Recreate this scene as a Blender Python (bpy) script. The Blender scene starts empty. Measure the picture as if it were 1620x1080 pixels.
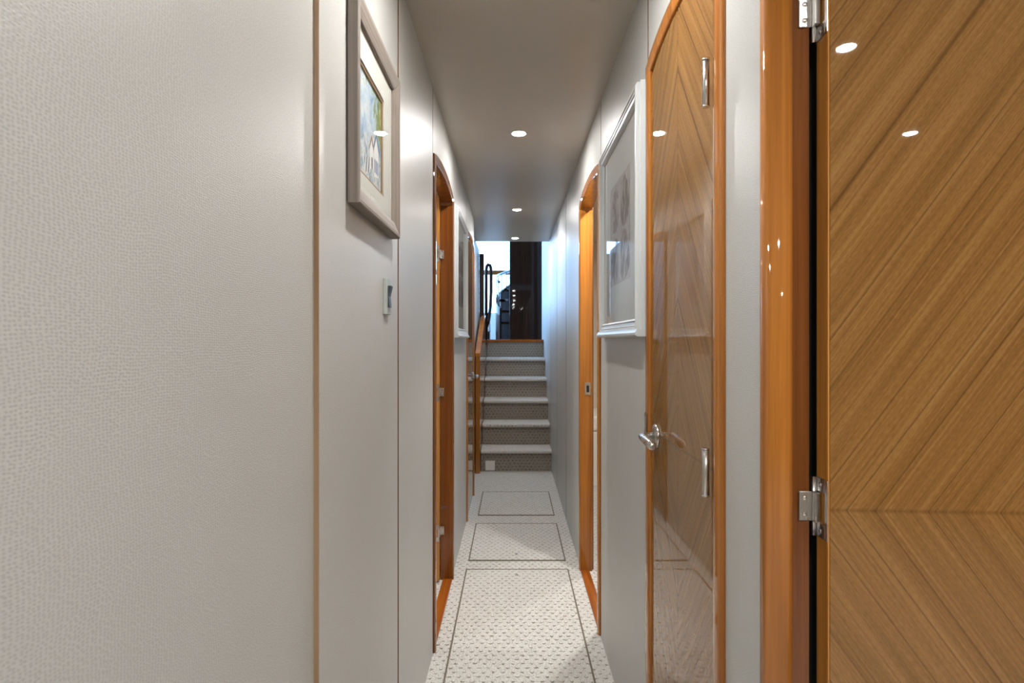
import bpy, bmesh, math, random
from mathutils import Vector, Matrix
random.seed(7)
SC = bpy.context.scene
COL = SC.collection
PI = math.pi

# ------------------------------------------------------------------ camera
cam_d = bpy.data.cameras.new('camera')
cam_d.sensor_width = 36.0
cam_d.lens = 20.0
cam_d.clip_start = 0.02
cam_d.shift_x = -1.0 / 1620
cam_d.shift_y = -2.0 / 1620
cam_d.dof.use_dof = True
cam_d.dof.focus_distance = 1.5
cam_d.dof.aperture_fstop = 11.0
cam = bpy.data.objects.new('camera', cam_d)
COL.objects.link(cam)
cam.location = (0, 0, 1.12)
cam.rotation_euler = (PI / 2, 0, 0)
SC.camera = cam

# ------------------------------------------------------------------ world: pale daylight, seen only through the saloon windows
wd = bpy.data.worlds.new('daylight')
SC.world = wd
wd.use_nodes = True
bgn = wd.node_tree.nodes['Background']
bgn.inputs['Color'].default_value = (0.30, 0.58, 1.0, 1)
bgn.inputs['Strength'].default_value = 9.5

vs = SC.view_settings
vs.view_transform = 'Standard'
vs.look = 'None'
vs.exposure = 0.38
vs.gamma = 1.0
vs.use_curve_mapping = False
SC.cycles.max_bounces = 10
SC.cycles.diffuse_bounces = 6
SC.cycles.glossy_bounces = 6
SC.cycles.sample_clamp_indirect = 8.0
SC.cycles.caustics_reflective = False
SC.cycles.caustics_refractive = False
SC.cycles.use_denoising = True
LAMP = 1340.0            # radiance of a downlight lens
LAMP_COL = (1.0, 0.985, 0.965)


def portal(name, loc, rot, sx, sy):
    l = bpy.data.lights.new(name, 'AREA')
    l.shape = 'RECTANGLE'
    l.size = sx
    l.size_y = sy
    l.cycles.is_portal = True
    o = bpy.data.objects.new(name, l)
    COL.objects.link(o)
    o.location = loc
    o.rotation_euler = rot
    return o


portal('front_daylight', (-0.5, 9.42, 2.3), (-PI / 2, 0, 0), 3.0, 1.5)
portal('side_daylight', (-2.15, 7.6, 2.3), (0, -PI / 2, 0), 1.5, 3.2)

# ------------------------------------------------------------------ key dimensions (metres)
XL, XR = -0.285, 0.333       # corridor wall faces
XLN = -0.2925                 # cabin stretch of the left wall
ZC = 2.025                   # corridor ceiling
YE = 5.22                    # end of the corridor ceiling
ZD = 1.128                   # saloon deck
RISE = 0.188
RY = [4.87, 5.10, 5.34, 5.58, 5.84, 6.12]
ZS, ARCH = 1.79, 0.037       # springing of the door arches and their rise


# ------------------------------------------------------------------ material helpers
def srgb(r, g, b):
    def f(c):
        c /= 255.0
        return c / 12.92 if c <= 0.04045 else ((c + 0.055) / 1.055) ** 2.4
    return (f(r), f(g), f(b), 1)


class N:
    """small node-graph writer"""

    def __init__(s, name):
        s.m = bpy.data.materials.new(name)
        s.m.use_nodes = True
        s.t = s.m.node_tree
        s.b = s.t.nodes['Principled BSDF']

    def n(s, typ, **kw):
        nd = s.t.nodes.new(typ)
        for k, v in kw.items():
            setattr(nd, k, v)
        return nd

    def l(s, a, b):
        s.t.links.new(a, b)

    def set(s, **kw):
        names = dict(base='Base Color', rough='Roughness', metal='Metallic', coat='Coat Weight', crough='Coat Roughness',
                     spec='Specular IOR Level', ior='IOR', trans='Transmission Weight', sheen='Sheen Weight')
        for k, v in kw.items():
            s.b.inputs[names[k]].default_value = v
        return s

    def math(s, op, a, b=None, c=None):
        nd = s.n('ShaderNodeMath', operation=op)
        for i, v in enumerate((a, b, c)):
            if v is None:
                continue
            if isinstance(v, (int, float)):
                nd.inputs[i].default_value = v
            else:
                s.l(v, nd.inputs[i])
        return nd.outputs[0]

    def coord(s, scale=(1, 1, 1), rot=(0, 0, 0), loc=(0, 0, 0)):
        tc = s.n('ShaderNodeTexCoord')
        mp = s.n('ShaderNodeMapping')
        mp.inputs['Scale'].default_value = scale
        mp.inputs['Rotation'].default_value = rot
        mp.inputs['Location'].default_value = loc
        s.l(tc.outputs['Object'], mp.inputs['Vector'])
        return mp.outputs[0]

    def sep(s, v):
        nd = s.n('ShaderNodeSeparateXYZ')
        s.l(v, nd.inputs[0])
        return nd.outputs

    def comb(s, x, y, z):
        nd = s.n('ShaderNodeCombineXYZ')
        for i, v in enumerate((x, y, z)):
            if isinstance(v, (int, float)):
                nd.inputs[i].default_value = v
            else:
                s.l(v, nd.inputs[i])
        return nd.outputs[0]

    def noise(s, v, scale, detail=3, rough=0.5, dist=0.0):
        nd = s.n('ShaderNodeTexNoise')
        nd.inputs['Scale'].default_value = scale
        nd.inputs['Detail'].default_value = detail
        nd.inputs['Roughness'].default_value = rough
        nd.inputs['Distortion'].default_value = dist
        if v is not None:
            s.l(v, nd.inputs['Vector'])
        return nd.outputs['Fac']

    def ramp(s, f, stops, interp='LINEAR'):
        nd = s.n('ShaderNodeValToRGB')
        cr = nd.color_ramp
        cr.interpolation = interp
        while len(cr.elements) < len(stops):
            cr.elements.new(0.5)
        for e, (p, c) in zip(cr.elements, stops):
            e.position = p
            e.color = c if len(c) == 4 else (*c, 1)
        s.l(f, nd.inputs[0])
        return nd.outputs[0]

    def mix(s, f, a, b, blend='MIX'):
        nd = s.n('ShaderNodeMix', data_type='RGBA', blend_type=blend)
        for sock, v in ((nd.inputs[0], f), (nd.inputs[6], a), (nd.inputs[7], b)):
            if isinstance(v, (int, float, tuple)):
                sock.default_value = v
            else:
                s.l(v, sock)
        return nd.outputs[2]

    def base(s, c):
        s.l(c, s.b.inputs['Base Color'])

    def bump(s, h, strength=0.3, dist=0.002, coat=False):
        nd = s.n('ShaderNodeBump')
        nd.inputs['Strength'].default_value = strength
        nd.inputs['Distance'].default_value = dist
        s.l(h, nd.inputs['Height'])
        s.l(nd.outputs[0], s.b.inputs['Normal'])


def plain(name, col, rough=0.5, **kw):
    m = N(name)
    m.set(base=col, rough=rough, **kw)
    return m.m


def leather(name, col, rough, dark=0.79, bump=0.25, wave=1.0, plane='YZ'):
    """lizard-grain wall vinyl: rows of tiny dimples"""
    m = N(name)
    v = m.coord()
    nz = m.n('ShaderNodeTexNoise')
    nz.inputs['Scale'].default_value = 9.0
    nz.inputs['Detail'].default_value = 1.0
    m.l(v, nz.inputs['Vector'])
    sc = m.n('ShaderNodeVectorMath', operation='SCALE')
    sc.inputs['Scale'].default_value = 0.022 * wave
    m.l(nz.outputs['Color'], sc.inputs[0])
    ad = m.n('ShaderNodeVectorMath', operation='ADD')
    m.l(v, ad.inputs[0])
    m.l(sc.outputs[0], ad.inputs[1])
    st = m.n('ShaderNodeVectorMath', operation='MULTIPLY')
    st.inputs[1].default_value = (1.0, 0.85, 1.3)
    m.l(ad.outputs[0], st.inputs[0])
    q = m.sep(st.outputs[0])
    flat = m.comb(q[1], q[2], 0.0) if plane == 'YZ' else m.comb(q[0], q[1], 0.0)
    vo = m.n('ShaderNodeTexVoronoi', voronoi_dimensions='2D')
    vo.inputs['Scale'].default_value = 320.0
    vo.inputs['Randomness'].default_value = 0.42
    m.l(flat, vo.inputs['Vector'])
    h = m.ramp(vo.outputs['Distance'], [(0.12, (0, 0, 0)), (0.45, (1, 1, 1))])
    c2 = tuple(x * dark for x in col[:3]) + (1,)
    patch = m.noise(v, 3.0, 2)
    k = m.math('MULTIPLY', h, m.math('ADD', 0.62, m.math('MULTIPLY', patch, 0.6)))
    mott = m.ramp(m.noise(v, 1.7, 3), [(0.3, (0.95, 0.95, 0.95)), (0.7, (1.0, 0.995, 0.985))])
    m.base(m.mix(1.0, m.mix(k, c2, col), mott, 'MULTIPLY'))
    m.set(rough=rough, spec=0.38)
    m.bump(h, bump, 0.0008)
    return m.m


def wood(name, dark, light, axis='Z', rough=0.3, coat=1.0, freq=90.0, crough=0.03, streak=None):
    m = N(name)
    sc = {'Z': (freq, freq, 2.0), 'X': (2.0, freq, freq), 'Y': (freq, 2.0, freq)}[axis]
    v = m.coord(sc)
    f = m.noise(v, 1.0, 4, 0.6, 0.3)
    f2 = m.noise(m.coord(tuple(x * 0.22 for x in sc)), 1.0, 2)
    f = m.math('ADD', m.math('MULTIPLY', f, 0.65), m.math('MULTIPLY', f2, 0.35))
    m.base(m.ramp(f, [(0.3, dark), (0.68, light)]))
    m.set(rough=rough, coat=coat, crough=crough)
    if coat > 0.4:
        m.set(rough=0.6, spec=0.08)
    return m.m


def veneer(name, u_axis, uc, zc=0.905):
    """four-way book-matched veneer: grain falls away from the middle joint and the level joint"""
    m = N(name)
    tc = m.n('ShaderNodeTexCoord')
    xyz = m.sep(tc.outputs['Object'])
    u = xyz[0] if u_axis == 'X' else xyz[1]
    du = m.math('ABSOLUTE', m.math('SUBTRACT', u, uc))
    dz0 = m.math('SUBTRACT', xyz[2], zc)
    dz = m.math('ABSOLUTE', dz0)
    a = math.radians(54)
    d = m.math('ADD', m.math('MULTIPLY', du, math.sin(a)), m.math('MULTIPLY', dz, math.cos(a)))
    s_ = m.math('SUBTRACT', m.math('MULTIPLY', dz, math.sin(a)), m.math('MULTIPLY', du, math.cos(a)))
    side = m.math('MULTIPLY', m.math('SIGN', dz0), 0.0)
    d = m.math('ADD', d, side)
    fine = m.noise(m.comb(m.math('MULTIPLY', d, 330.0), m.math('MULTIPLY', s_, 2.5), 0.0), 1.0, 3, 0.6, 0.15)
    band = m.noise(m.comb(m.math('MULTIPLY', d, 42.0), m.math('MULTIPLY', s_, 0.12), 4.2), 1.0, 3, 0.6)
    line = m.noise(m.comb(m.math('MULTIPLY', d, 17.0), m.math('MULTIPLY', s_, 0.06), 9.1), 1.0, 0.0)
    speck = m.noise(m.comb(m.math('MULTIPLY', d, 500.0), m.math('MULTIPLY', s_, 120.0), 2.0), 1.0, 2)
    f = m.math('ADD', m.math('ADD', m.math('MULTIPLY', fine, 0.42), m.math('MULTIPLY', band, 0.38)), m.math('MULTIPLY', speck, 0.20))
    c = m.ramp(f, [(0.28, srgb(94, 62, 26)), (0.50, srgb(136, 97, 50)), (0.72, srgb(164, 126, 76))])
    # thin dark growth lines
    ln = m.math('ABSOLUTE', m.math('SUBTRACT', line, 0.5))
    lk = m.ramp(ln, [(0.0, (0.60, 0.55, 0.50)), (0.013, (1, 1, 1))])
    c = m.mix(1.0, c, lk, 'MULTIPLY')
    jt = m.ramp(m.math('MINIMUM', du, dz), [(0.0, (0.75, 0.7, 0.65)), (0.0012, (1, 1, 1))])
    c = m.mix(1.0, c, jt, 'MULTIPLY')
    m.base(c)
    m.set(rough=0.7, coat=1.0, crough=0.012, spec=0.05)
    return m.m


def carpet(name, light, dark, axes='XY'):
    """looped pile with a staggered grid of small tucked marks"""
    m = N(name)
    tc = m.n('ShaderNodeTexCoord')
    o = m.sep(tc.outputs['Object'])
    wob = m.noise(tc.outputs['Object'], 60.0, 2)
    wob2 = m.noise(m.coord(loc=(5, 3, 1)), 55.0, 2)
    a, b = (o[0], o[1]) if axes == 'XY' else (o[0], o[2])
    a = m.math('ADD', a, m.math('MULTIPLY', m.math('SUBTRACT', wob, 0.5), 0.017))
    b = m.math('ADD', b, m.math('MULTIPLY', m.math('SUBTRACT', wob2, 0.5), 0.017))
    px, py = 0.0325, 0.026
    row = m.math('FLOOR', m.math('DIVIDE', b, py))
    par = m.math('MULTIPLY', m.math('MODULO', m.math('ABSOLUTE', row), 2.0), 0.5)
    fa = m.math('SUBTRACT', m.math('FRACT', m.math('ADD', m.math('DIVIDE', a, px), par)), 0.5)
    fb = m.math('SUBTRACT', m.math('FRACT', m.math('DIVIDE', b, py)), 0.5)
    # arrow-like tuck: a short dash with two slanting arms
    da = m.math('ABSOLUTE', fa)
    v1 = m.math('ABSOLUTE', m.math('SUBTRACT', m.math('ADD', fb, 0.10), m.math('MULTIPLY', da, 0.75)))
    arms = m.math('MAXIMUM', m.math('MULTIPLY', v1, 5.2), m.math('MULTIPLY', da, 3.6))
    mark = m.ramp(arms, [(0.25, (0, 0, 0)), (0.85, (1, 1, 1))])
    vo = m.n('ShaderNodeTexVoronoi')
    vo.inputs['Scale'].default_value = 190.0
    m.l(tc.outputs['Object'], vo.inputs['Vector'])
    nub = m.math('SUBTRACT', 1.0, vo.outputs['Distance'])
    pil = m.noise(tc.outputs['Object'], 420.0, 2)
    c = m.mix(mark, dark, light)
    shade = m.ramp(m.math('ADD', m.math('MULTIPLY', nub, 0.6), m.math('MULTIPLY', pil, 0.4)), [(0.25, (0.66, 0.64, 0.61)), (0.75, (1, 1, 1))])
    m.base(m.mix(1.0, c, shade, 'MULTIPLY'))
    m.set(rough=0.95, spec=0.1)
    h = m.math('ADD', m.math('MULTIPLY', nub, 0.5), m.math('MULTIPLY', mark, 0.9))
    m.bump(h, 0.9, 0.005)
    return m.m


def metal(name, col, rough):
    m = N(name)
    m.set(base=col, rough=rough, metal=1.0)
    f = m.noise(m.coord((300, 300, 20)), 1.0, 2)
    m.l(m.math('ADD', rough - 0.05, m.math('MULTIPLY', f, 0.1)), m.b.inputs['Roughness'])
    return m.m


def glow(name, col, strength):
    m = N(name)
    m.b.inputs['Base Color'].default_value = (0.8, 0.8, 0.8, 1)
    m.b.inputs['Emission Color'].default_value = (*col, 1)
    m.b.inputs['Emission Strength'].default_value = strength
    return m.m


def pane(name, refl=0.08, tint=(1, 1, 1, 1)):
    m = bpy.data.materials.new(name)
    m.use_nodes = True
    t = m.node_tree
    t.nodes.clear()
    out = t.nodes.new('ShaderNodeOutputMaterial')
    mx = t.nodes.new('ShaderNodeMixShader')
    tr = t.nodes.new('ShaderNodeBsdfTransparent')
    tr.inputs[0].default_value = tint
    gl = t.nodes.new('ShaderNodeBsdfGlossy')
    gl.inputs['Roughness'].default_value = 0.01
    lw = t.nodes.new('ShaderNodeFresnel')
    lw.inputs[0].default_value = 1.45
    ge = t.nodes.new('ShaderNodeNewGeometry')
    inv = t.nodes.new('ShaderNodeMath')
    inv.operation = 'SUBTRACT'
    inv.inputs[0].default_value = 1.0
    t.links.new(ge.outputs['Backfacing'], inv.inputs[1])
    mul = t.nodes.new('ShaderNodeMath')
    mul.operation = 'MULTIPLY'
    t.links.new(lw.outputs[0], mul.inputs[0])
    t.links.new(inv.outputs[0], mul.inputs[1])
    t.links.new(mul.outputs[0], mx.inputs[0])
    t.links.new(tr.outputs[0], mx.inputs[1])
    t.links.new(gl.outputs[0], mx.inputs[2])
    t.links.new(mx.outputs[0], out.inputs[0])
    return m


M = {}
M['vinyl'] = leather('wall_vinyl', (0.55, 0.553, 0.533, 1), 0.38)
M['ceiling'] = leather('ceiling_vinyl', (0.50, 0.46, 0.405, 1), 0.29, dark=0.86, bump=0.15, plane='XY')
M['backing'] = wood('panel_backing', srgb(92, 66, 44), srgb(136, 106, 78), rough=0.4, coat=0.5)
M['edging'] = wood('panel_edging', srgb(128, 100, 74), srgb(176, 148, 120), rough=0.4, coat=0.5)
M['teak'] = wood('varnished_teak', srgb(132, 74, 20), srgb(186, 120, 48))
M['teak_light'] = wood('varnished_teak_light', srgb(160, 104, 40), srgb(212, 150, 74))
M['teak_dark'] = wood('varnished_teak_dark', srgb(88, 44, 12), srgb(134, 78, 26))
M['mahogany'] = wood('dark_mahogany', srgb(32, 16, 9), srgb(58, 32, 18), freq=60, rough=0.3, coat=0.45)
M['ven_open'] = veneer('veneer_open_door', 'X', 0.275)
M['ven_y'] = veneer('veneer_closed_door', 'Y', 0.0)
M['carpet'] = carpet('carpet', (0.76, 0.745, 0.71, 1), (0.33, 0.29, 0.24, 1))
M['carpet_riser_shaded'] = carpet('carpet_riser_shaded', (0.40, 0.36, 0.315, 1), (0.09, 0.075, 0.06, 1), 'XZ')  # same carpet darkened: the shade on the risers is put into the colour
M['binding'] = plain('carpet_binding', srgb(116, 106, 92), 0.9)
M['steel'] = metal('brushed_steel', (0.62, 0.60, 0.57, 1), 0.28)
M['chrome'] = metal('polished_chrome', (0.72, 0.72, 0.72, 1), 0.16)
M['screw'] = metal('screw_steel', (0.75, 0.74, 0.72, 1), 0.2)
M['dark'] = plain('dark_gap', (0.01, 0.009, 0.008, 1), 0.8)
M['white_paint'] = plain('white_satin_paint', srgb(198, 202, 202), 0.35)
M['white'] = plain('white_plastic', srgb(226, 224, 218), 0.4)
M['plate'] = plain('switch_plate', srgb(176, 184, 178), 0.35, metal=0.2)
M['rocker'] = plain('switch_rocker', srgb(58, 68, 76), 0.35)
M['mat'] = plain('picture_mat', srgb(222, 224, 216), 0.8)
M['mat_grey'] = plain('picture_mat_grey', srgb(200, 204, 202), 0.8)
M['fillet'] = plain('picture_fillet', srgb(150, 120, 84), 0.6)
M['pic_glass'] = pane('picture_glass')
M['win_glass'] = pane('window_glass')
M['grey_wood'] = wood('grey_washed_wood', srgb(104, 94, 86), srgb(146, 136, 127), axis='Z', rough=0.6, coat=0.0, freq=160)
M['grey_wood_h'] = wood('grey_washed_wood_level', srgb(104, 94, 86), srgb(146, 136, 127), axis='Y', rough=0.6, coat=0.0, freq=160)
M['lamp'] = glow('downlight_lens', LAMP_COL, LAMP)
LEVEL = [0.75, 0.45, 0.42, 0.8, 0.95, 1.1, 1.1, 1.0, 1.15, 1.2, 0.7]      # how far each lamp is turned up
for lv in sorted(set(LEVEL)):
    M['lamp_%.2f' % lv] = glow('downlight_lens', LAMP_COL, LAMP * lv)
M['room'] = plain('room_paint', srgb(212, 198, 176), 0.6)
M['room_white'] = plain('room_white', srgb(236, 232, 224), 0.6)
M['cabin'] = plain('cabin_paint', srgb(150, 124, 96), 0.6)
M['saloon_white'] = plain('saloon_white', srgb(228, 230, 232), 0.5)
M['saloon_floor'] = wood('saloon_floor', srgb(84, 58, 38), srgb(118, 88, 62), axis='Y', rough=0.35, coat=0.5, freq=30)
M['rail_steel'] = metal('rail_steel', (0.22, 0.25, 0.28, 1), 0.25)


# ------------------------------------------------------------------ mesh helpers
class MB:
    def __init__(s):
        s.bm = bmesh.new()

    def box(s, x0, x1, y0, y1, z0, z1, mi=0):
        p = [s.bm.verts.new(v) for v in ((x0, y0, z0), (x1, y0, z0), (x1, y1, z0), (x0, y1, z0),
                                         (x0, y0, z1), (x1, y0, z1), (x1, y1, z1), (x0, y1, z1))]
        for q in ((3, 2, 1, 0), (4, 5, 6, 7), (0, 1, 5, 4), (1, 2, 6, 5), (2, 3, 7, 6), (3, 0, 4, 7)):
            s.bm.faces.new([p[i] for i in q]).material_index = mi
        return s

    def prism(s, pts, a, b, axis='X', mi=0, edge=None):
        """polygon extruded along an axis; pts are (y,z) for X, (x,z) for Y, (x,y) for Z"""
        def co(p, t):
            return {'X': (t, p[0], p[1]), 'Y': (p[0], t, p[1]), 'Z': (p[0], p[1], t)}[axis]
        v0 = [s.bm.verts.new(co(p, a)) for p in pts]
        v1 = [s.bm.verts.new(co(p, b)) for p in pts]
        n = len(pts)
        fs = [s.bm.faces.new(v0), s.bm.faces.new(v1[::-1])]
        for i in range(n):
            j = (i + 1) % n
            fs.append(s.bm.faces.new((v0[i], v1[i], v1[j], v0[j])))
        for f in fs:
            f.material_index = mi
        if edge is not None:
            for f in fs[2:]:
                f.normal_update()
                if abs(f.normal.y) > 0.9:
                    f.material_index = edge
        return s

    def rings(s, rings, cap=True, closed=False, mi=0, smooth=True):
        vs_ = [[s.bm.verts.new(p) for p in r] for r in rings]
        n = len(rings[0])
        m = len(rings)
        for i in range(m if closed else m - 1):
            a, b = vs_[i], vs_[(i + 1) % m]
            for j in range(n):
                k = (j + 1) % n
                f = s.bm.faces.new((a[j], b[j], b[k], a[k]))
                f.material_index = mi
                f.smooth = smooth
        if cap and not closed:
            for r in (vs_[0], vs_[-1][::-1]):
                s.bm.faces.new(r).material_index = mi
        return s

    def tube(s, pts, r, seg=12, mi=0, flat=1.0):
        pts = [Vector(p) for p in pts]
        rs = r if isinstance(r, (list, tuple)) else [r] * len(pts)
        out = []
        up = None
        for i, p in enumerate(pts):
            d = (pts[min(i + 1, len(pts) - 1)] - pts[max(i - 1, 0)]).normalized()
            if up is None:
                up = Vector((0, 0, 1)) if abs(d.z) < 0.9 else Vector((1, 0, 0))
            sx = d.cross(up).normalized()
            up = sx.cross(d).normalized()
            out.append([p + (sx * math.cos(2 * PI * j / seg) + up * math.sin(2 * PI * j / seg) * flat) * rs[i] for j in range(seg)])
        return s.rings(out, mi=mi)

    def lathe(s, prof, c, axis='Z', seg=28, mi=0):
        """prof: (radius, height along axis)"""
        out = []
        c = Vector(c)
        for r, h in prof:
            ring = []
            for j in range(seg):
                a = 2 * PI * j / seg
                u, v = r * math.cos(a), r * math.sin(a)
                ring.append(c + Vector({'Z': (u, v, h), 'X': (h, u, v), 'Y': (u, h, v)}[axis]))
            out.append(ring)
        return s.rings(out, mi=mi)

    def build(s, name, mats, parent=None, bevel=0.0, kind=None, loc=None, seg=2):
        bmesh.ops.recalc_face_normals(s.bm, faces=s.bm.faces)
        me = bpy.data.meshes.new(name)
        s.bm.to_mesh(me)
        s.bm.free()
        if not isinstance(mats, (list, tuple)):
            mats = [mats]
        for m in mats:
            me.materials.append(m)
        o = bpy.data.objects.new(name, me)
        COL.objects.link(o)
        if bevel:
            b = o.modifiers.new('edge', 'BEVEL')
            b.width = bevel
            b.segments = seg
            b.limit_method = 'ANGLE'
            b.angle_limit = math.radians(40)
        if parent is not None:
            o.parent = parent
        if kind:
            o['kind'] = kind
        if loc:
            o.location = loc
        return o


def empty(name, loc=(0, 0, 0), kind=None):
    o = bpy.data.objects.new(name, None)
    o.empty_display_size = 0.05
    COL.objects.link(o)
    o.location = loc
    if kind:
        o['kind'] = kind
    return o


def tag(o, label, cat, group=None):
    o['label'] = label
    o['category'] = cat
    if group:
        o['group'] = group
    return o


def struct(o, label, cat):
    o['kind'] = 'structure'
    o['label'] = label
    o['category'] = cat
    return o


def arch_pts(y0, y1, inset=0.0, n=14):
    """points of a door head from y0 to y1: straight springing corners, shallow arch between"""
    a, b = y0 + inset, y1 - inset
    zs, rise = ZS - inset, ARCH
    pts = []
    for i in range(n + 1):
        t = i / n
        k = 1 - (2 * t - 1) ** 2
        pts.append((a + (b - a) * t, zs + rise * (k ** 0.85)))
    return pts


# ------------------------------------------------------------------ floor and carpet
f = MB()
f.box(-0.36, 0.395, 0.75, 6.56, -0.06, 0.0)
floor = f.build('floor', M['carpet'])
struct(floor, 'cream looped carpet running along the corridor floor', 'floor')

# ------------------------------------------------------------------ left wall
DL1, DL2 = (2.036, 2.70), (3.51, 4.135)
DR1, DR2 = (0.889, 1.40), (2.156, 2.80)
INS = 0.02


def notch(y0, y1, door, ztop, z0=0.0):
    """wall panel outline from y0 to y1 with an arched door opening cut from its foot"""
    head = arch_pts(door[0], door[1], INS)
    if door[0] <= y0 + 0.012:
        left = [(y0, ZS - INS)]
    else:
        left = [(y0, z0), (door[0] + INS, z0)]
    if door[1] >= y1 - 0.012:
        right = [(y1, ZS - INS)]
    else:
        right = [(door[1] - INS, z0), (y1, z0)]
    return left + head + right + [(y1, ztop), (y0, ztop)]


def wall_with_doors(segs, doors, x_face, x_vin, x_back, mb, y_end, y_start, ztop):
    for s_ in segs:
        d = next((d for d in doors if d[0] < s_[1] - 0.02 and d[1] > s_[0] + 0.02), None)
        if d:
            mb.prism(notch(s_[0], s_[1], d, s_[2]), x_face, x_vin, edge=1)
        else:
            mb.prism([(s_[0], 0), (s_[1], 0), (s_[1], s_[2]), (s_[0], s_[2])], x_face, x_vin, edge=1)
    # timber core behind the vinyl
    y = y_start
    for d in doors:
        mb.prism([(y, 0), (d[0] + INS, 0), (d[0] + INS, ztop), (y, ztop)], x_vin, x_back, mi=1)
        head = arch_pts(d[0], d[1], INS)
        mb.prism(head + [(d[1] - INS, ztop), (d[0] + INS, ztop)], x_vin, x_back, mi=1)
        y = d[1] - INS
    mb.prism([(y, 0), (y_end, 0), (y_end, ztop), (y, ztop)], x_vin, x_back, mi=1)


G = 0.007
w = MB()
wall_with_doors([(0.838, 1.417 - G, ZC), (1.417 + G, 2.036 - G, ZC), (2.036, 3.505 - G, ZC), (3.505, 4.20, ZC)],
                [DL1, DL2], XL, XL - 0.006, -0.337, w, 4.20, 0.85, ZC)
w.box(-0.35, -0.337, 4.19, 5.75, 0, ZC)
w.box(-0.35, -0.337, 5.75, 6.56, 0, ZD - 0.06)
w.box(-0.35, XR, 6.20, 6.26, 0, ZD - 0.06)                  # set-back stretch beside the stair, plus unseen under-deck wall added against light leaks
wl = w.build('wall_left', [M['vinyl'], M['backing']], bevel=0.0007)
struct(wl, 'cream grained vinyl wall panels on the left of the corridor', 'wall')

w = MB()
w.box(-0.36, XLN, -2.6, 0.838, 0, ZC)
w.box(-0.36, XL - 0.0002, 0.8365, 0.846, 0, ZC, 1)
wn = w.build('wall_cabin', [M['vinyl'], M['edging']])
struct(wn, 'large pale lizard grained wall panel nearest the camera on the left', 'wall')

# ------------------------------------------------------------------ right wall
w = MB()
wall_with_doors([(0.742, 1.40 - 0.004, ZC), (1.40 + 0.004, 2.15 - G, ZC), (2.15, 3.54 - G, ZC), (3.54 + G, 4.28 - G, ZC),
                 (4.28 + G, 5.0 - G, ZC), (5.0 + G, 6.5, 3.1)], [DR1, DR2], XR, XR + 0.006, XR + 0.062, w, 6.5, 0.76, ZC)
w.box(XR + 0.006, XR + 0.062, 5.0, 6.5, ZC, 3.1, 1)
wr = w.build('wall_right', [M['vinyl'], M['backing']], bevel=0.0007)
struct(wr, 'cream grained vinyl wall panels on the right of the corridor', 'wall')

# ------------------------------------------------------------------ ceiling
c = MB()
c.box(-0.36, XR + 0.062, 0.70, YE, ZC, ZC + 0.09)
ce = c.build('ceiling', M['ceiling'])
struct(ce, 'taupe vinyl ceiling over the corridor', 'ceiling')


# ------------------------------------------------------------------ arched casings (with jamb lining)
def casing(name, label, side, door, threshold=None, jamb=0.062, mat=None):
    """side +1: left wall (faces +x); -1: right wall"""
    xw = XL if side > 0 else XR
    prof = [(0.0, -0.002), (0.0, 0.004), (0.002, 0.006), (0.006, 0.0078), (0.012, 0.0088), (0.020, 0.0092), (0.028, 0.0088), (0.034, 0.0078), (0.038, 0.006), (0.040, 0.004), (0.040, -jamb), (0.0205, -jamb), (0.0205, -0.002)]
    path = [((door[0], 0.0), (1, 0))]
    hp = arch_pts(door[0], door[1], 0.0, 18)
    for i, p in enumerate(hp):
        if i == 0:
            nrm = (1, -1)
        elif i == len(hp) - 1:
            nrm = (-1, -1)
        else:
            dy = hp[i + 1][0] - hp[i - 1][0]
            dz = hp[i + 1][1] - hp[i - 1][1]
            L = math.hypot(dy, dz)
            nrm = (dz / L, -dy / L)
            nrm = (nrm[0] + (1 - 2 * (p[0] - door[0]) / (door[1] - door[0])) * 0.10, nrm[1])
        path.append((p, nrm))
    path.append(((door[1], 0.0), (-1, 0)))
    mb = MB()
    rings = []
    for (p, nr) in path:
        rings.append([(xw + side * v, p[0] + nr[0] * u, p[1] + nr[1] * u) for u, v in prof])
    mb.rings(rings, smooth=False)
    o = mb.build(name, mat or M['teak'], bevel=0.0008)
    struct(o, label, 'door frame')
    if threshold:
        t = MB()
        t.box(threshold[0], threshold[1], door[0] + 0.0405, door[1] - 0.0405, 0.0, 0.007)
        to = t.build('threshold', M['teak_thr'], o, bevel=0.002)
    return o


M['teak_thr'] = wood('varnished_teak_threshold', srgb(112, 52, 8), srgb(176, 98, 26), axis='Y')
tr1 = casing('trim_1', 'arched varnished wood frame of the open doorway on the left', 1, DL1, (-0.326, -0.281), jamb=0.052, mat=M['teak_dark'])  # darker teak here: part of the jamb's shade is put into its colour
tr2 = casing('trim_2', 'arched varnished wood frame of the far closed door on the left', 1, DL2)
tr3 = casing('trim_3', 'arched varnished wood frame of the near closed door on the right', -1, DR1)
tr4 = casing('trim_4', 'arched varnished wood frame of the bright open doorway on the right', -1, DR2, (0.329, 0.372), jamb=0.054)

# strike plate on the far jamb of the right doorway
yj = DR2[1] - 0.0405
b = MB()
b.box(0.350, 0.379, yj - 0.002, yj, 0.855, 0.915)
sp = b.build('strike_plate', M['steel'], tr4, bevel=0.001)
b = MB()
b.box(0.358, 0.370, yj - 0.0026, yj - 0.0021, 0.868, 0.900)
b.build('latch_hole', M['dark'], sp)

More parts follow.
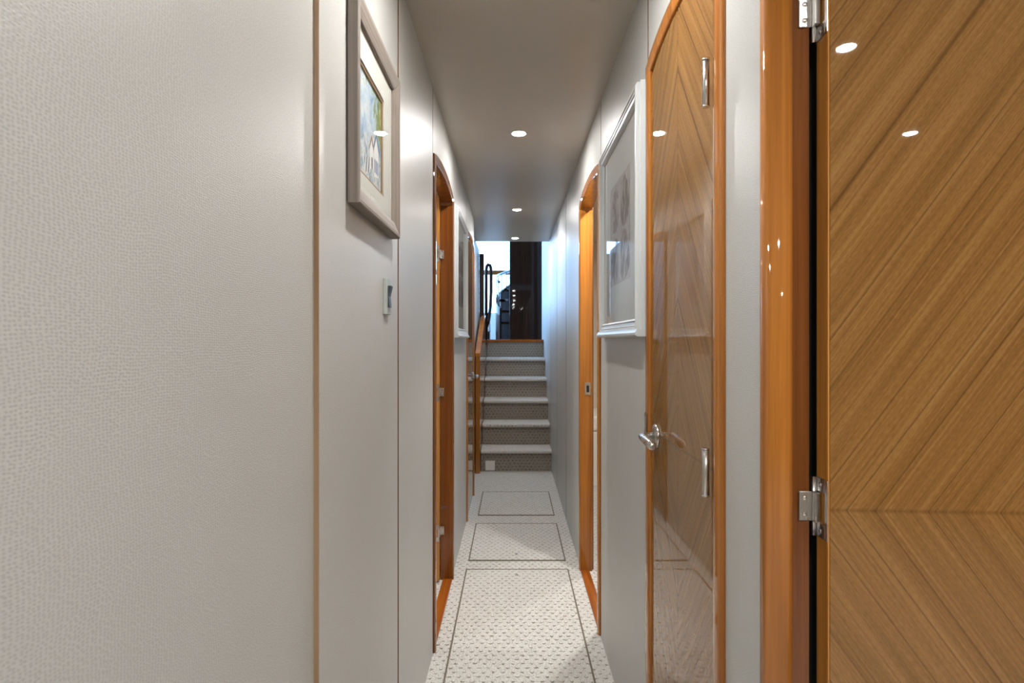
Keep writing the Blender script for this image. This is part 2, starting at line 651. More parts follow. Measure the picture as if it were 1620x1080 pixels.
# casing of the cabin doorway nearest the camera (right jamb)
b = MB()
arc = [(0.3465 - 0.0195 * math.cos(PI * i / 16), 0.746 - 0.0085 * math.sin(PI * i / 16) ** 0.6) for i in range(17)]
b.prism([(0.327, 0.752)] + arc + [(0.366, 0.752)], 0, ZC, 'Z')
for f_ in b.bm.faces:
    f_.smooth = len(f_.verts) == 4
tr5 = b.build('trim_5', M['teak'])
struct(tr5, 'varnished wood post edging the wall end beside the near open door', 'door frame')
b = MB()
b.prism([(0.3655, 0.7515), (0.3895, 0.7465), (0.3895, 0.80), (0.3655, 0.80)], 0, ZC, 'Z')
b.build('rebate', M['teak_dark'], tr5, bevel=0.0008)
b = MB().box(0.3896, 0.46, 0.785, 0.799, 0, ZC)
b.build('gap_shade', M['dark'], tr5)  # black strip stands in for the shade deep in the door gap


# ------------------------------------------------------------------ hinges and handles
def screw_at(parent, c, axis, sgn, r=0.0032):
    b = MB()
    b.lathe([(r, 0.0), (r, 0.0006 * sgn), (r * 0.75, 0.0012 * sgn), (0.0001, 0.0014 * sgn)], c, axis, 12)
    return b.build('screw', M['screw'], parent)


# ---- door_1: near door, swung right round so that its face looks at the camera
D1 = empty('door_1', (0.399, 0.72, 0), 'structure')
struct(D1, 'glossy chevron veneered door swung open at the right edge', 'door')
D1.rotation_euler = (0, 0, -math.radians(3.2))
b = MB()
b.box(0.0026, 0.56, 0.0, 0.030, 0.012, 1.80)
leaf = b.build('leaf', M['ven_open'], D1)
b = MB()
b.box(0.0, 0.0025, 0.0, 0.031, 0.012, 1.80)
b.build('edge_lipping', M['teak_light'], D1, bevel=0.0012)


def butt_hinge(parent, z):
    """non-mortise hinge: C-shaped leaf on the door edge, small leaf on the frame (door frame space of door_1)"""
    b = MB()
    t = 0.0016
    H, h = 0.0385, 0.0205
    # C-shaped leaf lies on the door edge (plane x = 0)
    b.box(-t, -0.0001, -0.001, 0.005, z - H, z + H)
    b.box(-t, -0.0001, 0.005, 0.031, z - H, z - h)
    b.box(-t, -0.0001, 0.005, 0.031, z + h, z + H)
    hg = b.build('hinge', M['steel'], parent, bevel=0.0005)
    b = MB()
    b.box(-0.0245, -0.0085, 0.0245, 0.0262, z - 0.019, z + 0.019)
    b.box(-0.0085, -0.0020, 0.0150, 0.0262, z - 0.0195, z + 0.0195)
    b.build('frame_plate', M['steel'], hg, bevel=0.0006)
    b = MB()
    b.tube([(-0.0045, 0.0285, z - H), (-0.0045, 0.0285, z + H)], 0.0036, 12)
    b.build('knuckle', M['chrome'], hg)
    for s_ in (-1, 1):
        screw_at(hg, (-0.0175, 0.0244, z + s_ * 0.0105), 'Y', -1)
        screw_at(hg, (-t, 0.017, z + s_ * 0.030), 'X', -1)
    return hg


for z in (1.549, 0.903):
    butt_hinge(D1, z)


def lever_handle(parent, side):
    """lever on a round rose; side -1 sticks out to -x, arm runs towards -y"""
    b = MB()
    b.lathe([(0.0265, 0.0), (0.0268, 0.003 * side), (0.0245, 0.0065 * side), (0.017, 0.008 * side), (0.0001, 0.008 * side)], (0, 0, 0), 'X')
    h = b.build('handle', M['steel'], parent)
    b = MB()
    x = 0.036 * side
    b.tube([(0.006 * side, 0, 0), (0.022 * side, 0, 0), (0.031 * side, -0.003, 0), (x, -0.012, 0), (x, -0.035, -0.001), (x * 0.98, -0.065, -0.003), (x * 0.96, -0.095, -0.005), (x * 0.95, -0.108, -0.006)],
           [0.0085, 0.008, 0.0085, 0.009, 0.0098, 0.0105, 0.010, 0.005], 16, flat=0.95)
    b.build('lever', M['steel'], h)
    b = MB()
    b.lathe([(0.0055, 0), (0.0055, 0.0095 * side), (0.0001, 0.0095 * side)], (0, 0.0, -0.0165), 'X', 14)
    b.build('turn_button', M['chrome'], h)
    return h


# ---- door_2: closed door on the right
D2 = empty('door_2', (XR, 0, 0), 'structure')
struct(D2, 'closed glossy chevron veneered door with lever handle on the right wall', 'door')
y0, y1 = DR1[0] + 0.041, DR1[1] - 0.041
ym = 0.5 * (y0 + y1)


def leaf_mesh(y0, y1, xa, xb, ym):
    hp = [(p[0] - ym, p[1]) for p in arch_pts(y0 - 0.041, y1 + 0.041, 0.041)]
    b = MB()
    b.prism([(y0 - ym, 0.010)] + hp + [(y1 - ym, 0.010)], xa, xb)
    return b


lf = leaf_mesh(y0, y1, -0.001, 0.034, ym).build('leaf', M['ven_y'], D2, loc=(0, ym, 0), bevel=0.001)
hd = lever_handle(D2, -1)
hd.location = (-0.001, 1.309, 0.90)
b = MB()
b.box(-0.0124, -0.0119, DR1[1] - 0.032, DR1[1] - 0.016, 0.895, 0.945)
b.build('latch_plate', M['steel'], D2)
for z in (1.545, 0.902, 0.24):
    b = MB()
    b.tube([(-0.0135, 0.941, z - 0.0375), (-0.0135, 0.941, z + 0.0375)], 0.0058, 14)
    hg = b.build('hinge', M['steel'], D2)
    b = MB()
    for s_ in (-1, 1):
        b.lathe([(0.0066, -0.0015), (0.0066, 0.0015)], (-0.0135, 0.941, z + s_ * 0.0385), 'Z', 14)
    b.build('hinge_cap', M['chrome'], hg)

# ---- door_3: far closed door on the left
D3 = empty('door_3', (XL, 0, 0), 'structure')
struct(D3, 'closed glossy wood door near the stairs on the left', 'door')
y0, y1 = DL2[0] + 0.041, DL2[1] - 0.041
ym = 0.5 * (y0 + y1)
leaf_mesh(y0, y1, -0.034, 0.002, ym).build('leaf', M['ven_y'], D3, loc=(0, ym, 0), bevel=0.001)
hd = lever_handle(D3, 1)
hd.location = (0.002, 4.02, 0.87)

# ---- door_4: door opened into the left room, its hinge edge showing in the doorway
D4 = empty('door_4', (-0.3385, 2.62, 0), 'structure')
struct(D4, 'varnished door standing open in the left doorway', 'door')
b = MB()
b.box(-0.50, -0.020, 0.0, 0.034, 0.012, 1.782)
b.build('leaf', M['teak'], D4)
b = MB()
b.box(-0.0199, 0.0, -0.001, 0.035, 0.012, 1.782)
b.build('edge_lipping', M['teak_light'], D4, bevel=0.0012)
for z in (1.52, 0.878, 0.232):
    b = MB()
    H, h = 0.0385, 0.0205
    b.box(-0.006, 0.0005, -0.003, -0.0011, z - H, z + H)
    b.box(-0.026, -0.006, -0.003, -0.0011, z - H, z - h)
    b.box(-0.026, -0.006, -0.003, -0.0011, z + h, z + H)
    hg = b.build('hinge', M['steel'], D4, bevel=0.0005)
    b = MB()
    b.box(0.0008, 0.018, 0.0355, 0.0385, z - 0.0195, z + 0.0195)
    b.box(0.0008, 0.004, -0.001, 0.0355, z - 0.0195, z + 0.0195)
    b.build('frame_plate', M['steel'], hg, bevel=0.0005)
    for s_ in (-1, 1):
        screw_at(hg, (0.0115, 0.0354, z + s_ * 0.0105), 'Y', -1)
        screw_at(hg, (-0.016, -0.003, z + s_ * 0.029), 'Y', -1)

# ------------------------------------------------------------------ carpeted floor hatches
hatch_rows = [(-0.222, 0.266, 1.25, 2.770, 'long cream carpet panel in the near part of the corridor floor', 2.70),
              (-0.219, 0.264, 2.892, 3.464, 'cream carpet panel level with the white frame on the left', 2.965),
              (-0.216, 0.262, 3.640, 4.190, 'farthest cream carpet panel before the stairs', None)]
for (xa, xb, ya, yb, lab, stud) in hatch_rows:
    b = MB()
    r = 0.012
    b.box(xa, xb, ya, yb, 0.0, 0.0045)
    h = b.build('carpet_panel', M['carpet'], bevel=0.003)
    tag(h, lab, 'carpet panel', 'carpeted floor panels')
    b = MB()
    t = 0.006
    for q in ((xa - t, xa, ya - t, yb + t), (xb, xb + t, ya - t, yb + t), (xa, xb, ya - t, ya), (xa, xb, yb, yb + t)):
        b.box(q[0], q[1], q[2], q[3], 0.0, 0.0047)
    b.build('binding', M['binding'], h)
    if stud:
        b = MB()
        b.lathe([(0.0075, 0.0045), (0.007, 0.0075), (0.004, 0.009), (0.0001, 0.0092)], (0.02, stud, 0), 'Z', 16)
        b.build('lift_stud', M['chrome'], h)

# ------------------------------------------------------------------ downlights
LIGHTS = [((0.0276, 2.483, ZC), 'round white downlight nearest on the corridor ceiling', 'corridor downlights'),
          ((0.030, 3.935, ZC), 'second round downlight along the corridor ceiling', 'corridor downlights'),
          ((0.020, 5.03, ZC), 'round downlight at the far ceiling edge above the stairs', 'corridor downlights'),
          ((0.025, 1.03, ZC), 'round downlight overhead just in front of the camera', 'corridor downlights'),
          ((0.025, -0.42, ZC), 'added unseen downlight overhead just behind the camera', 'corridor downlights'),  # added, continuing the row, to brighten the near wall and door edge
          ((0.91, -0.38, ZC), 'cabin downlight mirrored high in the open veneered door', 'cabin downlights'),
          ((1.53, -1.18, ZC), 'cabin downlight mirrored lower in the open veneered door', 'cabin downlights'),
          ((0.25, -0.75, ZC), 'cabin downlight in the ceiling behind the camera', 'cabin downlights'),
          ((0.53, 2.50, 1.95), 'downlight just inside the bright right doorway', 'side room downlights'),
          ((1.05, 3.50, 1.95), 'added unseen downlight farther inside the bright right room', 'side room downlights'),  # second lamp added to brighten the side room
          ((-0.95, 2.15, 1.95), 'downlight in the room behind the left doorway', 'side room downlights')]


def make_downlight():
    root = empty('recessed_downlight')
    b = MB()
    b.lathe([(0.026, 0.0), (0.027, -0.004), (0.031, -0.006), (0.036, -0.004), (0.0375, 0.0)], (0, 0, 0), 'Z', 32)
    b.build('trim_ring', M['white_paint'], root)
    b = MB()
    b.lathe([(0.0262, -0.0015), (0.022, -0.0042), (0.012, -0.0058), (0.0001, -0.0062)], (0, 0, 0), 'Z', 32)
    b.build('lens', M['lamp'], root)
    return root


proto = make_downlight()
for i, (loc, lab, grp) in enumerate(LIGHTS):
    if i == 0:
        o = proto
    else:
        o = proto.copy()
        COL.objects.link(o)
        for ch in list(proto.children):
            cc = ch.copy()
            COL.objects.link(cc)
            cc.parent = o
    o.location = loc
    tag(o, lab, 'ceiling light', grp)
    for ch in o.children:
        if ch.name.startswith('lens'):
            ch.data = ch.data.copy()
            ch.data.materials[0] = M['lamp_%.2f' % LEVEL[i]]


# ------------------------------------------------------------------ pictures
def shells(name):
    """print of four grey brown sea shells on a pale ground (object space: y across, z up, about 0.32 square)"""
    m = N(name)
    tc = m.n('ShaderNodeTexCoord')
    o = m.sep(tc.outputs['Object'])
    bg = srgb(205, 206, 206)
    col = None
    swirl = m.noise(m.coord((14, 14, 9)), 1.0, 3, 0.55, 2.2)
    tone = m.ramp(swirl, [(0.28, srgb(70, 62, 62)), (0.46, srgb(132, 122, 120)), (0.62, srgb(188, 182, 178)), (0.8, srgb(110, 98, 94))])
    grain = m.noise(m.coord((60, 60, 60)), 1.0, 3)
    ground = m.ramp(grain, [(0.3, srgb(160, 156, 158)), (0.7, srgb(190, 187, 188))])
    col = ground
    for (cy, cz, ry, rz, rot) in ((0.078, 0.080, 0.080, 0.076, 0.3), (-0.078, 0.078, 0.072, 0.080, -0.3), (0.076, -0.080, 0.080, 0.074, 0.6), (-0.078, -0.082, 0.078, 0.078, -0.2)):
        dy = m.math('SUBTRACT', o[1], cy)
        dz = m.math('SUBTRACT', o[2], cz)
        ca, sa = math.cos(rot), math.sin(rot)
        a = m.math('DIVIDE', m.math('ADD', m.math('MULTIPLY', dy, ca), m.math('MULTIPLY', dz, sa)), ry)
        b = m.math('DIVIDE', m.math('SUBTRACT', m.math('MULTIPLY', dz, ca), m.math('MULTIPLY', dy, sa)), rz)
        # pear outline: narrower towards one end
        a = m.math('MULTIPLY', a, m.math('ADD', 1.15, m.math('MULTIPLY', b, 0.35)))
        r2 = m.math('ADD', m.math('MULTIPLY', a, a), m.math('MULTIPLY', b, b))
        k = m.ramp(r2, [(0.86, (1, 1, 1)), (1.0, (0, 0, 0))])
        # ribs fanning over the shell
        ang = m.math('ARCTAN2', a, m.math('ADD', b, 1.3))
        rib = m.math('SINE', m.math('MULTIPLY', ang, 26.0))
        ribc = m.ramp(rib, [(0.0, (0.86, 0.85, 0.84)), (1.0, (1.0, 1.0, 1.0))])
        core = m.ramp(m.math('ADD', m.math('MULTIPLY', m.math('ABSOLUTE', m.math('SUBTRACT', a, 0.1)), 2.4), m.math('ABSOLUTE', m.math('MULTIPLY', b, 1.1))), [(0.25, (0.42, 0.38, 0.37)), (0.6, (1, 1, 1))])
        shell = m.mix(1.0, m.mix(1.0, tone, ribc, 'MULTIPLY'), core, 'MULTIPLY')
        col = m.mix(k, col, shell)
    m.base(col)
    m.set(rough=0.8)
    return m.m


M['shells'] = shells('shell_print')


def white_frame(name, side, label, yc, zc):
    """square stepped white frame; local +x is away from the wall after mirroring by side"""
    root = empty(name, (XL if side > 0 else XR, yc, zc))
    tag(root, label, 'picture frame', 'white framed shell prints')
    W, Hh = 0.3125, 0.3185
    # stepped moulding profile (u inward from the outer edge, v away from wall)
    prof = [(0.0, 0.0), (0.0, 0.011), (0.004, 0.013), (0.004, 0.019), (0.009, 0.0235), (0.014, 0.0235), (0.016, 0.0205), (0.021, 0.0205), (0.023, 0.0175),
            (0.030, 0.0165), (0.034, 0.018), (0.038, 0.014), (0.040, 0.008), (0.040, 0.0)]
    b = MB()
    corners = [(-W, -Hh, 1, 1), (W, -Hh, -1, 1), (W, Hh, -1, -1), (-W, Hh, 1, -1)]
    rings = [[(side * v, cy + sy * u, cz + sz * u) for u, v in prof] for cy, cz, sy, sz in corners]
    b.rings(rings, closed=True, smooth=False)
    b.build('frame', M['white_paint'], root)
    b = MB()
    b.prism([(0.0, -Hh - 0.008), (side * 0.022, -Hh - 0.008), (side * 0.029, -Hh - 0.004), (side * 0.029, -Hh + 0.002), (side * 0.025, -Hh + 0.008), (side * 0.0238, -Hh + 0.012), (0.0, -Hh + 0.012)], -W - 0.012, W + 0.012, 'Y')
    b.build('bottom_ledge', M['white_paint'], root, bevel=0.0008)
    b = MB()
    b.box(min(side * 0.004, side * 0.006), max(side * 0.004, side * 0.006), -W + 0.039, W - 0.039, -Hh + 0.039, Hh - 0.039)
    b.build('mat_board', M['mat_grey'], root)
    b = MB()
    b.box(min(side * 0.0061, side * 0.0066), max(side * 0.0061, side * 0.0066), -0.158, 0.158, -0.160, 0.160)
    b.build('print', M['shells'], root)
    b = MB()
    b.box(min(side * 0.0085, side * 0.0095), max(side * 0.0085, side * 0.0095), -W + 0.0395, W - 0.0395, -Hh + 0.0395, Hh - 0.0395)
    b.build('glass', M['pic_glass'], root)
    return root


white_frame('picture_frame', -1, 'white square frame with shell print on the right wall', 1.74, 1.4555)
white_frame('picture_frame', 1, 'white square frame with shell print on the left wall past the open doorway', 3.045, 1.459)


# grey washed wood frame with a watercolour of a house among trees
PF = empty('picture_frame', (XL, 1.152, 1.54))
tag(PF, 'grey washed wood frame with small watercolour above the switch', 'picture frame')
W, Hh = 0.178, 0.184
prof = [(0.0, 0.002), (0.0, 0.020), (0.002, 0.0225), (0.008, 0.0225), (0.024, 0.018), (0.032, 0.015), (0.034, 0.013), (0.034, 0.002)]
corners = [(-W, -Hh, 1, 1), (W, -Hh, -1, 1), (W, Hh, -1, -1), (-W, Hh, 1, -1)]
b = MB()
for i in range(4):
    mi = 1 if i in (0, 2) else 0
    ra, rb = corners[i], corners[(i + 1) % 4]
    b.rings([[(v, cy + sy * u, cz + sz * u) for u, v in prof] for cy, cz, sy, sz in (ra, rb)], mi=mi, smooth=False)
b.build('frame', [M['grey_wood'], M['grey_wood_h']], PF, bevel=0.0006)
b = MB()
b.box(0.0, 0.0018, -W + 0.004, W - 0.004, -Hh + 0.004, Hh - 0.004)
b.build('backing_board', M['dark'], PF)
# mat with a window
AW0, AW1, AH0, AH1 = -0.122, 0.070, -0.113, 0.094
b = MB()
iw, ih = W - 0.033, Hh - 0.033
for q in ((-iw, AW0, -ih, ih), (AW1, iw, -ih, ih), (AW0, AW1, -ih, AH0), (AW0, AW1, AH1, ih)):
    b.box(0.006, 0.0085, q[0], q[1], q[2], q[3])
b.build('mat_board', M['mat'], PF)
b = MB()
t = 0.006
for q in ((AW0, AW0 + t, AH0, AH1), (AW1 - t, AW1, AH0, AH1), (AW0 + t, AW1 - t, AH0, AH0 + t), (AW0 + t, AW1 - t, AH1 - t, AH1)):
    b.box(0.003, 0.0062, q[0], q[1], q[2], q[3])
b.build('fillet', M['fillet'], PF)


def watercolour(name):
    m = N(name)
    tc = m.n('ShaderNodeTexCoord')
    o = m.sep(tc.outputs['Object'])
    n1 = m.noise(m.coord((22, 22, 22)), 1.0, 4, 0.6, 0.6)
    n2 = m.noise(m.coord((60, 60, 45), loc=(3, 1, 7)), 1.0, 4, 0.6, 0.4)
    sky = m.ramp(n1, [(0.3, srgb(120, 156, 192)), (0.5, srgb(184, 204, 216)), (0.7, srgb(222, 228, 226))])
    leaf_ = m.ramp(n2, [(0.3, srgb(62, 82, 44)), (0.5, srgb(122, 140, 74)), (0.7, srgb(186, 190, 132))])
    # trees: upper far corner and the middle near side
    t = m.math('ADD', m.math('MULTIPLY', o[1], 5.0), m.math('MULTIPLY', m.math('SUBTRACT', o[2], 0.01), 3.0))
    t = m.math('ADD', t, m.math('MULTIPLY', m.math('SUBTRACT', n1, 0.5), 2.2))
    k1 = m.ramp(t, [(0.08, (0, 0, 0)), (0.26, (1, 1, 1))])
    c = m.mix(k1, sky, leaf_)
    g = m.math('ADD', m.math('MULTIPLY', m.math('SUBTRACT', -0.012, o[2]), 14.0), m.math('MULTIPLY', m.math('SUBTRACT', n1, 0.5), 1.6))
    k2 = m.ramp(g, [(0.0, (0, 0, 0)), (0.25, (1, 1, 1))])
    low = m.ramp(n2, [(0.30, srgb(74, 92, 78)), (0.45, srgb(158, 180, 196)), (0.6, srgb(222, 226, 220)), (0.75, srgb(140, 146, 92))])
    c = m.mix(k2, c, low)
    m.base(c)
    m.set(rough=0.9)
    return m.m


M['watercolour'] = watercolour('watercolour_scene')
M['paint_white'] = plain('paint_white', srgb(238, 240, 238), 0.9)
M['paint_blue'] = plain('paint_blue', srgb(86, 112, 148), 0.9)
M['paint_dark'] = plain('paint_dark', srgb(52, 62, 60), 0.9)
M['paint_brown'] = plain('paint_brown', srgb(150, 110, 70), 0.9)
b = MB()
b.box(0.002, 0.003, AW0, AW1, AH0, AH1)
art = b.build('painting', M['watercolour'], PF)


def strokes():
    b = MB()
    def quad(pts, mi, lift):
        b.prism(pts, 0.0030 + lift, 0.0032 + lift, 'X', mi)
    # two gables, porch posts and a path
    quad([(-0.030, -0.082), (0.000, -0.074), (0.000, -0.040), (-0.015, -0.022), (-0.030, -0.044)], 0, 0)
    quad([(0.004, -0.088), (0.044, -0.080), (0.044, -0.030), (0.024, -0.006), (0.004, -0.034)], 0, 0)
    quad([(-0.034, -0.044), (-0.015, -0.018), (0.003, -0.040), (0.003, -0.034), (-0.015, -0.010), (-0.036, -0.040)], 3, 0.0003)
    quad([(0.000, -0.034), (0.024, 0.000), (0.050, -0.030), (0.050, -0.022), (0.024, 0.009), (-0.002, -0.028)], 1, 0.0003)
    for k in range(3):
        y = 0.009 + k * 0.012
        quad([(y, -0.078), (y + 0.006, -0.077), (y + 0.006, -0.050), (y, -0.050)], 1, 0.0003)
    for k in range(5):
        y = -0.070 + k * 0.009
        quad([(y, -0.098 + k * 0.002), (y + 0.004, -0.098 + k * 0.002), (y + 0.012, -0.066 + k * 0.002), (y + 0.008, -0.066 + k * 0.002)], 2 if k % 2 else 0, 0.0001)
    quad([(-0.016, -0.078), (-0.008, -0.076), (-0.008, -0.054), (-0.016, -0.054)], 2, 0.0003)
    return b


strokes().build('painted_house', [M['paint_white'], M['paint_blue'], M['paint_dark'], M['paint_brown']], PF)
b = MB()
b.box(0.0095, 0.0105, -W + 0.033, W - 0.033, -Hh + 0.033, Hh - 0.033)
b.build('glass', M['pic_glass'], PF)

# ------------------------------------------------------------------ light switch
SW = empty('light_switch', (XL, 1.2715, 1.217))
tag(SW, 'small metal light switch with dark rocker below the grey wood frame', 'light switch')
b = MB()
b.box(0.0, 0.0085, -0.0205, 0.0205, -0.040, 0.040)
b.build('plate', M['plate'], SW, bevel=0.0015)
b = MB()
b.prism([(0.0085, -0.024), (0.0125, -0.024), (0.010, 0.0), (0.0155, 0.024), (0.0085, 0.024)], -0.011, 0.011, 'Y')
b.build('rocker', M['rocker'], SW, bevel=0.0006)

# ------------------------------------------------------------------ carpeted stairs
ST = empty('carpeted_staircase', (0.03, RY[0], 0))
tag(ST, 'steep carpeted stairs with rounded nosings at the corridor end', 'stairs')
xs0, xs1 = -0.271 - 0.03, XR - 0.001 - 0.03
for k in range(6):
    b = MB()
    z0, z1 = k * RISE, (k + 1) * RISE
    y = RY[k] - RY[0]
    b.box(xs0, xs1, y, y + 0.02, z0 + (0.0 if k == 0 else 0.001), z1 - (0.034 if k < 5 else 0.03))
    b.build('riser', M['carpet_riser_shaded'], ST)
for k in range(1, 6):
    z = k * RISE
    y0, y1 = RY[k - 1] - RY[0], RY[k] - RY[0]
    nose = []
    for i in range(9):
        a = PI / 2 + PI * i / 8
        nose.append((y0 - 0.016 + 0.0175 * math.cos(a), z - 0.0175 + 0.0175 * math.sin(a)))
    b = MB()
    b.prism([(y1 - 0.0005, z)] + nose + [(y1 - 0.0005, z - 0.035)], xs0, xs1, 'X')
    b.build('tread', M['carpet'], ST, bevel=0.002)
b = MB()
b.box(xs0, xs1, RY[5] - RY[0] - 0.022, RY[5] - RY[0] + 0.07, ZD - 0.030, ZD)
b.build('top_nosing', M['teak_x'] if 'teak_x' in M else M['teak_thr'], ST, bevel=0.006)

# small white cover plate on the lowest riser
WP = MB().box(-0.233, -0.152, RY[0] - 0.006, RY[0] - 0.0002, 0.008, 0.090).build('cover_plate', M['white'], bevel=0.002)
tag(WP, 'blank white square plate low on the bottom stair riser', 'wall plate')

# stair side rail: wood cased knee wall with a sloping cap
SR = empty('stair_side_rail', (-0.2935, 4.78, 0))
tag(SR, 'varnished wood side rail with sloping cap beside the stairs', 'stair rail')
b = MB()
b.prism([(0.0, 0.0), (0.965, 0.0), (0.965, 1.345), (0.75, 1.29), (0.0, 0.985)], -0.0185, 0.0185)
b.build('side_panel', M['teak'], SR, bevel=0.002)
b = MB()
b.prism([(-0.012, 0.978), (0.75, 1.289), (0.965, 1.342), (0.965, 1.370), (0.745, 1.318), (-0.004, 1.012)], -0.024, 0.0225)
b.build('sloping_cap', M['teak'], SR, bevel=0.006)
b = MB()
b.box(-0.337, -0.290, 5.752, 5.80, 0.90, 1.995)
PO = b.build('stair_post', M['mahogany'], bevel=0.003)
tag(PO, 'dark wood post rising beside the top of the stairs on the left', 'post')

# ------------------------------------------------------------------ saloon at the head of the stairs
s = MB()
s.box(-2.3, 1.6, 6.13, 9.6, ZD - 0.06, ZD - 0.002)
s.box(-2.3, -0.352, 5.25, 6.13, ZD - 0.06, ZD - 0.002)
fs = s.build('floor_saloon', M['saloon_floor'])
struct(fs, 'dark wooden deck floor at the top of the stairs', 'floor')
s = MB()
s.box(-2.35, 1.6, 5.15, 9.65, 3.10, 3.16)
cs = s.build('ceiling_saloon', M['saloon_white'])
struct(cs, 'white ceiling of the bright room above the stairs', 'ceiling')
s = MB()
s.box(-0.043, 0.90, 7.70, 7.76, ZD - 0.002, 3.1)
bk = s.build('wall_bulkhead', M['mahogany'], bevel=0.006)
struct(bk, 'tall dark polished wood panel at the head of the stairs', 'wall')
s = MB()
s.box(-2.35, XR + 0.062, 5.16, 5.22, ZC + 0.09, 3.1)                   # wall over the corridor end
s.box(-2.35, -0.352, 5.16, 5.22, ZD - 0.06, ZC + 0.09)
wa = s.build('wall_aft', M['teak_dark'])
struct(wa, 'dark wood wall above the end of the corridor ceiling', 'wall')
s = MB()
s.box(1.55, 1.6, 6.56, 9.6, ZD, 3.1)
s.box(0.396, 1.6, 6.5, 6.56, ZD, 3.1)
wb = s.build('wall_saloon', M['saloon_white'])
struct(wb, 'white side wall of the room above the stairs', 'wall')


def window(name, label, axis, pos, a0, a1, z0, z1, wall_a0, wall_a1, mull):
    """window wall: solid below, above and beside the opening, wooden frame bars and one pane"""
    root = empty(name, (0, 0, 0), 'structure')
    struct(root, label, 'window')
    t = 0.06
    def bx(b, p, q, zz0, zz1, d0=0.0, d1=t):
        if axis == 'Y':
            b.box(p, q, pos + d0, pos + d1, zz0, zz1)
        else:
            b.box(pos - d1, pos - d0, p, q, zz0, zz1)
    b = MB()
    bx(b, wall_a0, wall_a1, ZD - 0.06, z0)
    bx(b, wall_a0, wall_a1, z1, 3.1)
    bx(b, wall_a0, a0, z0, z1)
    bx(b, a1, wall_a1, z0, z1)
    b.build('surround', M['saloon_white'], root)
    b = MB()
    for mm in mull:
        bx(b, mm - 0.02, mm + 0.02, z0, z1, 0.01, 0.05)
    bx(b, a0, a1, z0, z0 + 0.03, 0.01, 0.05)
    b.build('frame_bar', M['saloon_white'], root)
    b = MB()
    bx(b, a0, a1, z0, z1, 0.028, 0.032)
    b.build('glass', M['win_glass'], root)
    return root


window('window_1', 'wide bright window facing the stairs from the room above', 'Y', 9.5, -2.0, 1.0, 1.55, 3.05, -2.35, 1.6, (-1.1,))
window('window_2', 'wide bright side window of the room above', 'X', -2.2, 6.0, 9.2, 1.55, 3.05, 5.22, 9.5, (7.6,))

# window ledge beam
BM_ = MB().box(-1.9, 0.9, 9.40, 9.46, 2.20, 2.275).build('window_rail', M['teak_dark'], bevel=0.004)
tag(BM_, 'brown wooden rail across the bright window above the stairs', 'rail')

# curved stair with steel rail
CS = empty('curved_staircase', (-0.066, 8.42, ZD))
CS.scale = (1.09, 1.09, 1.09)
tag(CS, 'curved dark wood staircase with steel rail beyond the carpeted stairs', 'stairs')
cx, cy, R0 = 0.25, 0.0, 0.42
b = MB()
rings = []
for i in range(15):
    a = PI * (0.62 + 0.55 * i / 14)
    top = 0.84 - 0.030 * i
    co, si = math.cos(a), math.sin(a)
    rings.append([(cx + R0 * co, cy + R0 * si, 0.0), (cx + (R0 - 0.03) * co, cy + (R0 - 0.03) * si, 0.0),
                  (cx + (R0 - 0.03) * co, cy + (R0 - 0.03) * si, top), (cx + R0 * co, cy + R0 * si, top)])
b.rings(rings, smooth=False)
b.build('side_panel', M['mahogany'], CS)
pts = []
for i in range(15):
    a = PI * (0.62 + 0.55 * i / 14)
    pts.append((cx + (R0 + 0.005) * math.cos(a), cy + (R0 + 0.005) * math.sin(a), 1.00 - 0.017 * i))
b = MB()
b.tube(pts, 0.017, 12)
b.build('handrail', M['rail_steel'], CS)
for i in range(1, 15, 2):
    a = PI * (0.62 + 0.55 * i / 14)
    p = (cx + (R0 - 0.012) * math.cos(a), cy + (R0 - 0.012) * math.sin(a))
    b = MB()
    b.tube([(p[0], p[1], 0.84 - 0.030 * i - 0.01), (p[0], p[1], 1.00 - 0.017 * i)], 0.007, 8)
    b.build('baluster', M['rail_steel'], CS)
for k in range(4):
    b = MB()
    a0, a1 = PI * (0.64 + 0.12 * k), PI * (0.64 + 0.12 * (k + 1))
    z = 0.72 - 0.16 * k
    b.prism([(cx + 0.10 * math.cos(a0), cy + 0.10 * math.sin(a0)), (cx + 0.388 * math.cos(a0), cy + 0.388 * math.sin(a0)),
             (cx + 0.388 * math.cos(a1), cy + 0.388 * math.sin(a1)), (cx + 0.10 * math.cos(a1), cy + 0.10 * math.sin(a1))], z - 0.03, z, 'Z')
    b.build('step', M['mahogany'], CS)

# brown bent grab rail
GR = empty('grab_rail', (-0.30, 7.1, ZD))
tag(GR, 'dark brown bent grab rail at the left of the bright window', 'handrail')
b = MB()
b.tube([(-0.03, 0, 0.0), (-0.03, 0, 0.86), (-0.024, 0, 0.91), (-0.008, 0, 0.935), (0.014, 0, 0.93), (0.027, 0, 0.90), (0.030, 0, 0.85), (0.030, 0, 0.60), (0.022, 0, 0.40), (0.0, 0, 0.24), (-0.03, 0, 0.15)], 0.021, 12)
b.build('rail', M['mahogany'], GR)

# low white seat with dark base
WS = empty('bench_seat', (-0.44, 8.62, ZD))
tag(WS, 'low white seat on a dark base beyond the top of the stairs', 'seat')
b = MB()
b.box(-0.25, 0.10, 0.0, 0.35, 0.12, 0.30)
b.build('cushion', M['saloon_white'], WS, bevel=0.02, seg=3)
b = MB()
b.box(-0.24, 0.09, 0.02, 0.33, 0.0, 0.12)
b.build('base', M['mahogany'], WS)

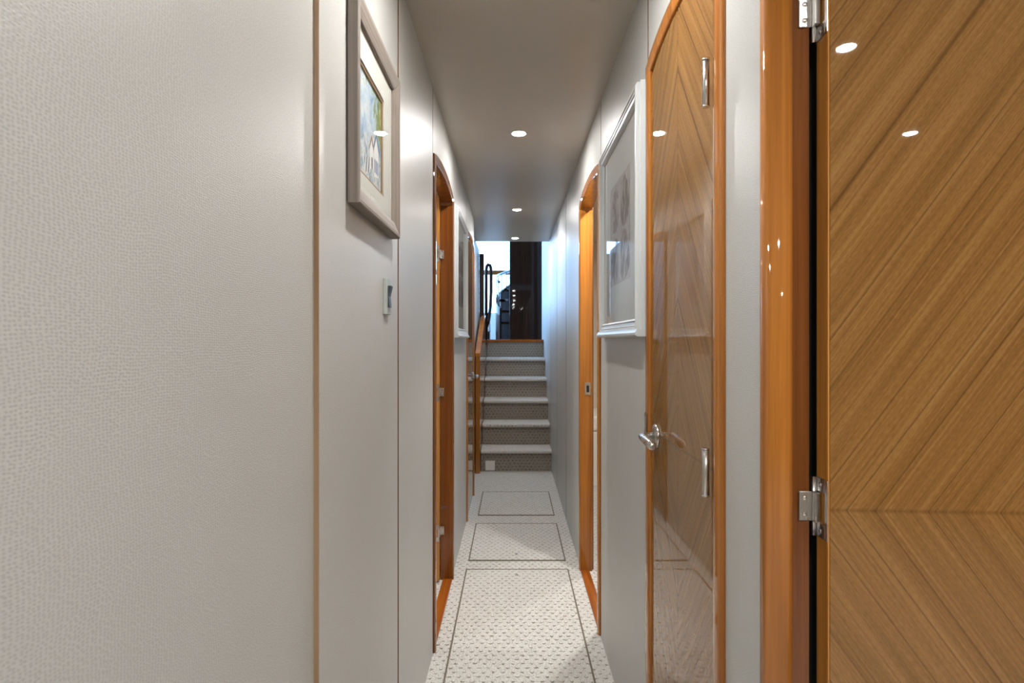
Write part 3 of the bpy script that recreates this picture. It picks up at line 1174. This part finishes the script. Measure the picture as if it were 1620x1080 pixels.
# ------------------------------------------------------------------ right room behind the bright doorway
r_ = MB()
r_.box(0.396, 2.0, 1.50, 5.0, -0.06, -0.001)
r_.box(0.372, 0.396, DR2[0] + 0.03, DR2[1] - 0.03, -0.06, -0.001)
o = r_.build('floor_side', M['carpet'])
struct(o, 'cream carpet floor seen through the bright right doorway', 'floor')
r_ = MB()
r_.box(0.396, 2.0, 4.90, 4.96, 0, 1.95)
r_.box(1.94, 2.0, 1.50, 4.90, 0, 1.95)
r_.box(0.396, 2.0, 1.44, 1.50, 0, 1.95)
r_.box(0.396, 2.0, 1.44, 4.96, 1.95, 2.0)
o = r_.build('wall_side', M['room'])
struct(o, 'tan walls of the room behind the bright right doorway', 'wall')
BB = empty('berth', (0.9, 4.60, 0))
tag(BB, 'white berth at the end of the room behind the right doorway', 'bed')
b = MB()
b.box(-0.50, 1.03, -0.24, 0.29, 0.0, 0.42)
b.build('base', M['room_white'], BB, bevel=0.006)
b = MB()
b.box(-0.50, 1.03, -0.25, 0.29, 0.421, 0.54)
b.build('mattress', M['room_white'], BB, bevel=0.025, seg=3)

# ------------------------------------------------------------------ left room behind the open doorway
r_ = MB()
r_.box(-1.6, -0.326, 1.50, 3.40, -0.06, -0.001)
o = r_.build('floor_room', M['room_white'])
struct(o, 'pale floor glimpsed through the left doorway', 'floor')
r_ = MB()
r_.box(-1.66, -1.6, 1.44, 3.46, 0, 1.95)
r_.box(-1.6, -0.34, 1.44, 1.50, 0, 1.95)
r_.box(-1.6, -0.34, 3.40, 3.46, 0, 1.95)
r_.box(-1.66, -0.34, 1.44, 3.46, 1.95, 2.0)
o = r_.build('wall_room', M['room'])
struct(o, 'wall of the room behind the left doorway', 'wall')

# ------------------------------------------------------------------ cabin around the camera
r_ = MB()
r_.box(-0.36, 2.6, -2.6, 0.75, -0.06, 0.0)
o = r_.build('floor_cabin', M['carpet'])
struct(o, 'cream carpet of the cabin around the camera', 'floor')
r_ = MB()
r_.box(-0.36, 2.6, -2.6, 0.70, ZC, ZC + 0.09)
r_.box(0.396, 2.6, 0.70, 0.86, ZC, ZC + 0.09)
o = r_.build('ceiling_cabin', M['ceiling'])
struct(o, 'taupe ceiling of the cabin around the camera', 'ceiling')
r_ = MB()
r_.box(0.3896, 2.6, 0.80, 0.86, 0, ZC)
r_.box(2.6, 2.66, -2.6, 0.86, 0, ZC)
r_.box(-0.36, 2.66, -2.66, -2.6, 0, ZC)
o = r_.build('wall_back', M['cabin'])
struct(o, 'pale cabin walls behind the open door', 'wall')
